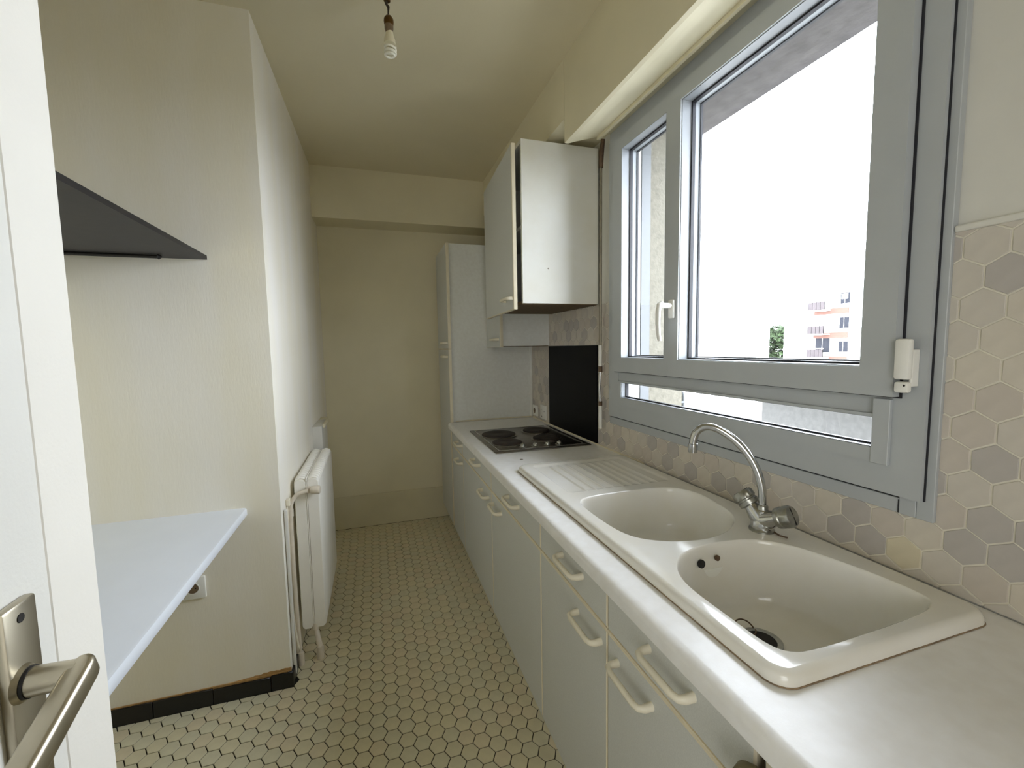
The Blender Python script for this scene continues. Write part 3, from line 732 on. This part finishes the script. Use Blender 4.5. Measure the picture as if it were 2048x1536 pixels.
# valves
v = TB().lathe([(.010, 0), (.012, .012), (.012, .035)], (-.285, RY0, .735), (0, -1, 0), 16).put('valve', PIPEW, rad, 50)
TB().lathe([(.013, .0), (.017, .004), (.018, .034), (.015, .038)], (-.276, RY0-.028, .735), (1, -.12, -.03), 14).put('valve_cap', SOCK if False else PIPEW, v, 50, base=rad.location)
TB().lathe([(.014, 0), (.016, .01), (.012, .03)], (-.292, RY0+.015, .128), (0, -.3, -1), 14).put('bottom_valve', PIPEW, rad, 50)

pp_ = thing('heating_pipe', 'cream painted heating pipe rising from the floor to the radiator valve', 'pipe', 'heating pipes by the radiator', loc=(-.345, 1.93, 0))
t = TB(); t.tube(smo([(-.285, RY0-.036, .735), (-.305, RY0-.037, .732), (-.330, RY0-.040, .722), (-.347, RY0-.045, .695), (-.3525, RY0-.050, .655), (-.353, 1.93, .45), (-.350, 1.928, .2), (-.346, 1.925, .06), (-.345, 1.922, .001)], 4), .0085, 10); t.put('riser', PIPEW, pp_, 60)
TB().lathe([(.0135, .0), (.0135, .05), (.011, .056)], (-.345, 1.9215, 0), n=14).put('floor_sleeve', PIPEW, pp_, 40)
TB().lathe([(.0115, 0), (.0115, .03)], (-.3525, RY0-.050, .64), n=12).put('collar', PIPEW, pp_, 40)
pq = thing('heating_pipe', 'short slanting heating pipe from the floor up to the radiator bottom', 'pipe', 'heating pipes by the radiator', loc=(-.285, 1.95, 0))
t = TB(); t.tube([(-.270, 1.935, .0), (-.2715, 1.937, .055), (-.292, 2.0, .10)], [.012, .012, .010], 12); t.put('riser', PIPEW, pq, 60)
TB().lathe([(.0145, 0), (.0145, .052), (.012, .056)], (-.270, 1.9345, 0), n=14).put('floor_sleeve', PIPEW, pq, 40)
cb = thing('wall_cable', 'thin cream cable running down the corridor wall beside the pipe', 'cable', loc=(-.355, 1.89, .1))
random.seed(2)
for off in (0, .008):
    t = TB(); t.tube(smo([(-.358+.0, 1.90+off, .70), (-.3565, 1.888+off, .60), (-.3565, 1.875+off, .40), (-.3565, 1.878+off, .25), (-.353, 1.90+off, .14), (-.347, 1.905+off, .08)], 5), .0030, 7); t.put('cable', HNDL, cb, 60)
TB().box(-.361, -.346, 1.893, 1.915, .695, .725, bev=.004).put('clip', HNDL, cb)
TB().box(-.359, -.349, 1.838, 1.858, .02, .70, bev=.003).put('cable_trunking', WHITE, cb)

# white box on the wall beyond the radiator
bx = thing('wall_box', 'small white boxed ledge on the corridor wall above the radiator', 'ledge', loc=(-.325, 2.8, .62))
TB().box(-.351, -.298, 2.66, 2.93, .60, .886, bev=.002).put('casing', WHITE, bx, 40)
TB().box(-.298, -.286, 2.70, 2.93, .872, .892, bev=.002).put('front_lip', CREAM, bx, 40)
TB().box(-.350, -.300, 2.93, 3.05, .870, .886, bev=.002).put('shelf', CREAM, bx, 40)

# ------------------------------------------------------------------ bare bulb
lamp = thing('pendant_bulb', 'bare unlit spiral energy-saving bulb hanging from the ceiling', 'lamp', loc=(.094, 1.6, H))
LX, LY = .096, 1.602
TB().lathe([(.012, 0), (.011, -.008), (.004, -.012)], (LX-.002, LY+.02, H), n=16).put('ceiling_hook_plate', BRASS, lamp, 40)
t = TB(); t.tube([(LX-.002, LY+.02, H-.005), (LX-.006, LY+.012, H-.022), (LX+.001, LY+.006, H-.036), (LX, LY, H-.052), (LX-.001, LY, H-.072)], [.0045, .004, .0045, .003, .0025], 8); t.put('cord', CORD, lamp, 60)
TB().lathe([(.003, 0), (.010, -.004), (.0155, -.012), (.0165, -.020), (.0155, -.028), (.0145, -.032)], (LX, LY, H-.066), n=20).put('socket_cap', BRASS, lamp, 50)
TB().lathe([(.0145, -.030), (.0145, -.042), (.012, -.052), (.0115, -.056)], (LX, LY, H-.066), n=20).put('socket_sleeve', SOCK, lamp, 50)
bb_ = TB().lathe([(.0115, -.052), (.013, -.060), (.018, -.076), (.0195, -.086), (.0195, -.092)], (LX+.001, LY, H-.066), n=22).put('bulb_base', BULBB, lamp, 50)
hp = []
for i in range(0, 110):
    a = i/109*2*math.pi*2.9; hp.append((LX+.002+.0175*math.cos(a), LY+.0175*math.sin(a), H-.066-.096-.034*(i/109)))
hp += [(LX+.010, LY-.004, H-.066-.133), (LX+.002, LY, H-.066-.134)]
t = TB(); t.tube(hp, .0039, 9); t.put('spiral_tube', TUBEM, lamp, 60)

# ------------------------------------------------------------------ open door at the left, with lever handle
door = thing('door_1', kind='structure', loc=(-.2375, 0, 0))
DX, DY1 = -.2375, .4555
TB().box(DX-.040, DX, YBK+.02, .400, .008, 2.04).put('leaf', DOORP, door)
TB().box(DX-.040, DX+.0008, .400, DY1, .008, 2.04, bev=.001, seg=1).put('lock_stile', DOORE, door)
pt = TB().box(DX, DX+.007, .3475, .3765, .93, 1.157, bev=.0022).put('handle_plate', NICKEL, door, 40)
TB().lathe([(.0030, 0), (.0030, .0006)], (DX+.0069, .3608, 1.147), (1, 0, 0), 14).put('screw_hole', PLASD, pt, base=door.location)
HZ, HY = 1.1035, .3575
TB().lathe([(.0125, .0065), (.0105, .0095)], (DX, HY, HZ), (1, 0, 0), 24).put('collar', NICKEL, pt, 50, base=door.location)
TB().lathe([(.0100, .0094), (.0100, .0115)], (DX, HY, HZ), (1, 0, 0), 24).put('collar_washer', PLASD, pt, 50, base=door.location)
t = TB()
t.lathe([(.0094, .0112), (.0088, .036)], (DX, HY, HZ), (1, 0, 0), 20)
q = MB()
q.prism([(DX+.030, HY-.0085), (DX+.030, HY+.002), (DX+.035, HY+.0085), (DX+.040, HY+.0092), (DX+.0445, HY+.006), (DX+.0455, HY), (DX+.0455, HY-.115), (DX+.030, HY-.115)], 'z', HZ-.0085, HZ+.0085)
bmesh.ops.rotate(q.bm, verts=q.bm.verts, cent=(DX, HY, HZ), matrix=Matrix.Rotation(math.radians(20), 3, 'X'))
bmesh.ops.bevel(q.bm, geom=list(q.bm.edges), offset=.0035, segments=3, affect='EDGES', profile=.5)
me_ = bpy.data.meshes.new('lever_tmp'); q.bm.to_mesh(me_); q.bm.free(); t.bm.from_mesh(me_); bpy.data.meshes.remove(me_)
lv = t.put('lever', NICKEL, pt, 40, base=door.location)
TB().box(DX-.034, DX-.006, YBK+.0, YBK+.02, .3, .42).put('hinge', NICKEL, door)

# ------------------------------------------------------------------ outside
tag(MB().box(1.5, 140, -60, 140, -8.3, -8.0).build('outdoor_ground', GROUND), kind='structure')
pr = thing('concrete_parapet', 'rough grey concrete parapet seen through the low window light', 'parapet', loc=(3.1, 2.0, 0))
TB().box(3.0, 3.25, .2, 2.73, -.4, .842).put('wall', PARA, pr)
TB().box(2.97, 3.28, .2, 2.75, .842, .872).put('coping', FACADE, pr)
dp = thing('outdoor_pipe', 'bent grey pipe on the outer wall at the left of the low light', 'pipe', loc=(1.425, 1.77, .9))
t = TB(); t.tube(smo([(1.405, 1.800, 1.080), (1.430, 1.795, 1.082), (1.432, 1.765, 1.083), (1.430, 1.752, 1.072), (1.430, 1.752, 1.02), (1.430, 1.752, .60)], 4), .0085, 10); t.put('elbow', ALUG, dp, 60)
TB().box(1.4068, 1.432, 1.742, 1.762, 1.034, 1.044).put('bracket', ALUG, dp)

def facade(name, label, x, y0, y1, z0, z1, grp, detail=True, face=FACADE):
    r = thing(name, label, 'building', grp, loc=(x, (y0+y1)/2, z0))
    TB().box(x, x+9, y0, y1, z0, z1).put('wall', face, r)
    TB().box(x-.15, x+9.1, y0-.1, y1+.1, z1, z1+.25).put('roof_edge', face, r)
    return r
BX = 40.0
bA = facade('apartment_building', 'white apartment block with stacked balconies and terracotta bands', BX, 22.0, 34.05, -8.0, 6.9, None)
for i, zb in enumerate((4.20, 2.02, -.16)):
    y0, y1 = 27.75, 30.85
    TB().box(BX-.12, BX, y0, y1, zb-.42, zb+.10).put('terracotta_band', BAND, bA)
    bl = TB().box(BX-.9, BX, 29.30, 30.85, zb-.10, zb).put('balcony', FACADE, bA)
    TB().box(BX-.9, BX-.85, 29.30, 30.85, zb+.02, zb+.72).put('railing_panel', RAIL, bl, base=bA.location)
    TB().box(BX-.92, BX-.83, 29.28, 30.87, zb+.80, zb+.86).put('top_rail', FACADE, bl, base=bA.location)
    for q in range(5): TB().box(BX-.9, BX-.86, 29.30+.38*q, 29.33+.38*q, zb, zb+.82).put('post', RAIL, bl, base=bA.location)
for i, zb in enumerate((4.55, 2.38, .26, -1.9)):
    w = TB().box(BX-.05, BX, 27.72, 28.50, zb+.10, zb+1.05).put('window', WIND, bA)
    TB().box(BX-.07, BX-.05, 28.10, 28.125, zb+.15, zb+1.0).put('glazing_bar', FACADE, w, base=bA.location)
    if i == 0: TB().box(BX-.08, BX-.06, 27.85, 28.40, zb+.5, zb+.95).put('blind', FACADE, w, base=bA.location)
    if i in (2,):
        fw = TB().box(BX-.05, BX, 29.35, 30.65, zb+.05, zb+1.45).put('window', WIND, bA)
        TB().box(BX-.08, BX-.05, 29.98, 30.02, zb+.05, zb+1.45).put('glazing_bar', FACADE, fw, base=bA.location)
    else:
        fs = TB().box(BX-.04, BX, 29.35, 30.65, zb+.05, zb+1.45).put('shutter', FACADE, bA)
bB = facade('apartment_building', 'plain white block left of the tree, washed out by the sky', BX, 43.8, 58.0, -8.0, 7.2, None)
for yy in (44.3, 46.0): TB().box(BX+1, BX+1.6, yy, yy+.5, 7.45, 8.0).put('chimney', FACADE, bB)
tree = thing('tree', 'green leafy tree between the two white apartment blocks', 'tree', loc=(53.0, 46.3, -8))
t = TB(); t.tube([(53.0, 46.3, -8), (53.0, 46.2, -4), (53.1, 46.4, -1)], [.3, .22, .1], 10); t.put('trunk', BARK, tree, 60)
b = TB(); random.seed(4)
for i in range(2600):
    a = random.uniform(0, 2*math.pi); ph = math.acos(random.uniform(-1, 1)); rr = random.uniform(.75, 1.05)
    c = Vector((53.1+2.6*rr*math.sin(ph)*math.cos(a), 46.3+2.6*rr*math.sin(ph)*math.sin(a), -1.0+4.4*rr*math.cos(ph)))
    u = Vector([random.gauss(0, 1) for _ in '123']).normalized(); w = u.orthogonal().normalized(); s_ = random.uniform(.3, .55)
    b.face([c-u*s_, c+w*s_*.6, c+u*s_, c-w*s_*.6])
cw = b.put('crown', LEAF, tree); cw['kind'] = 'stuff'
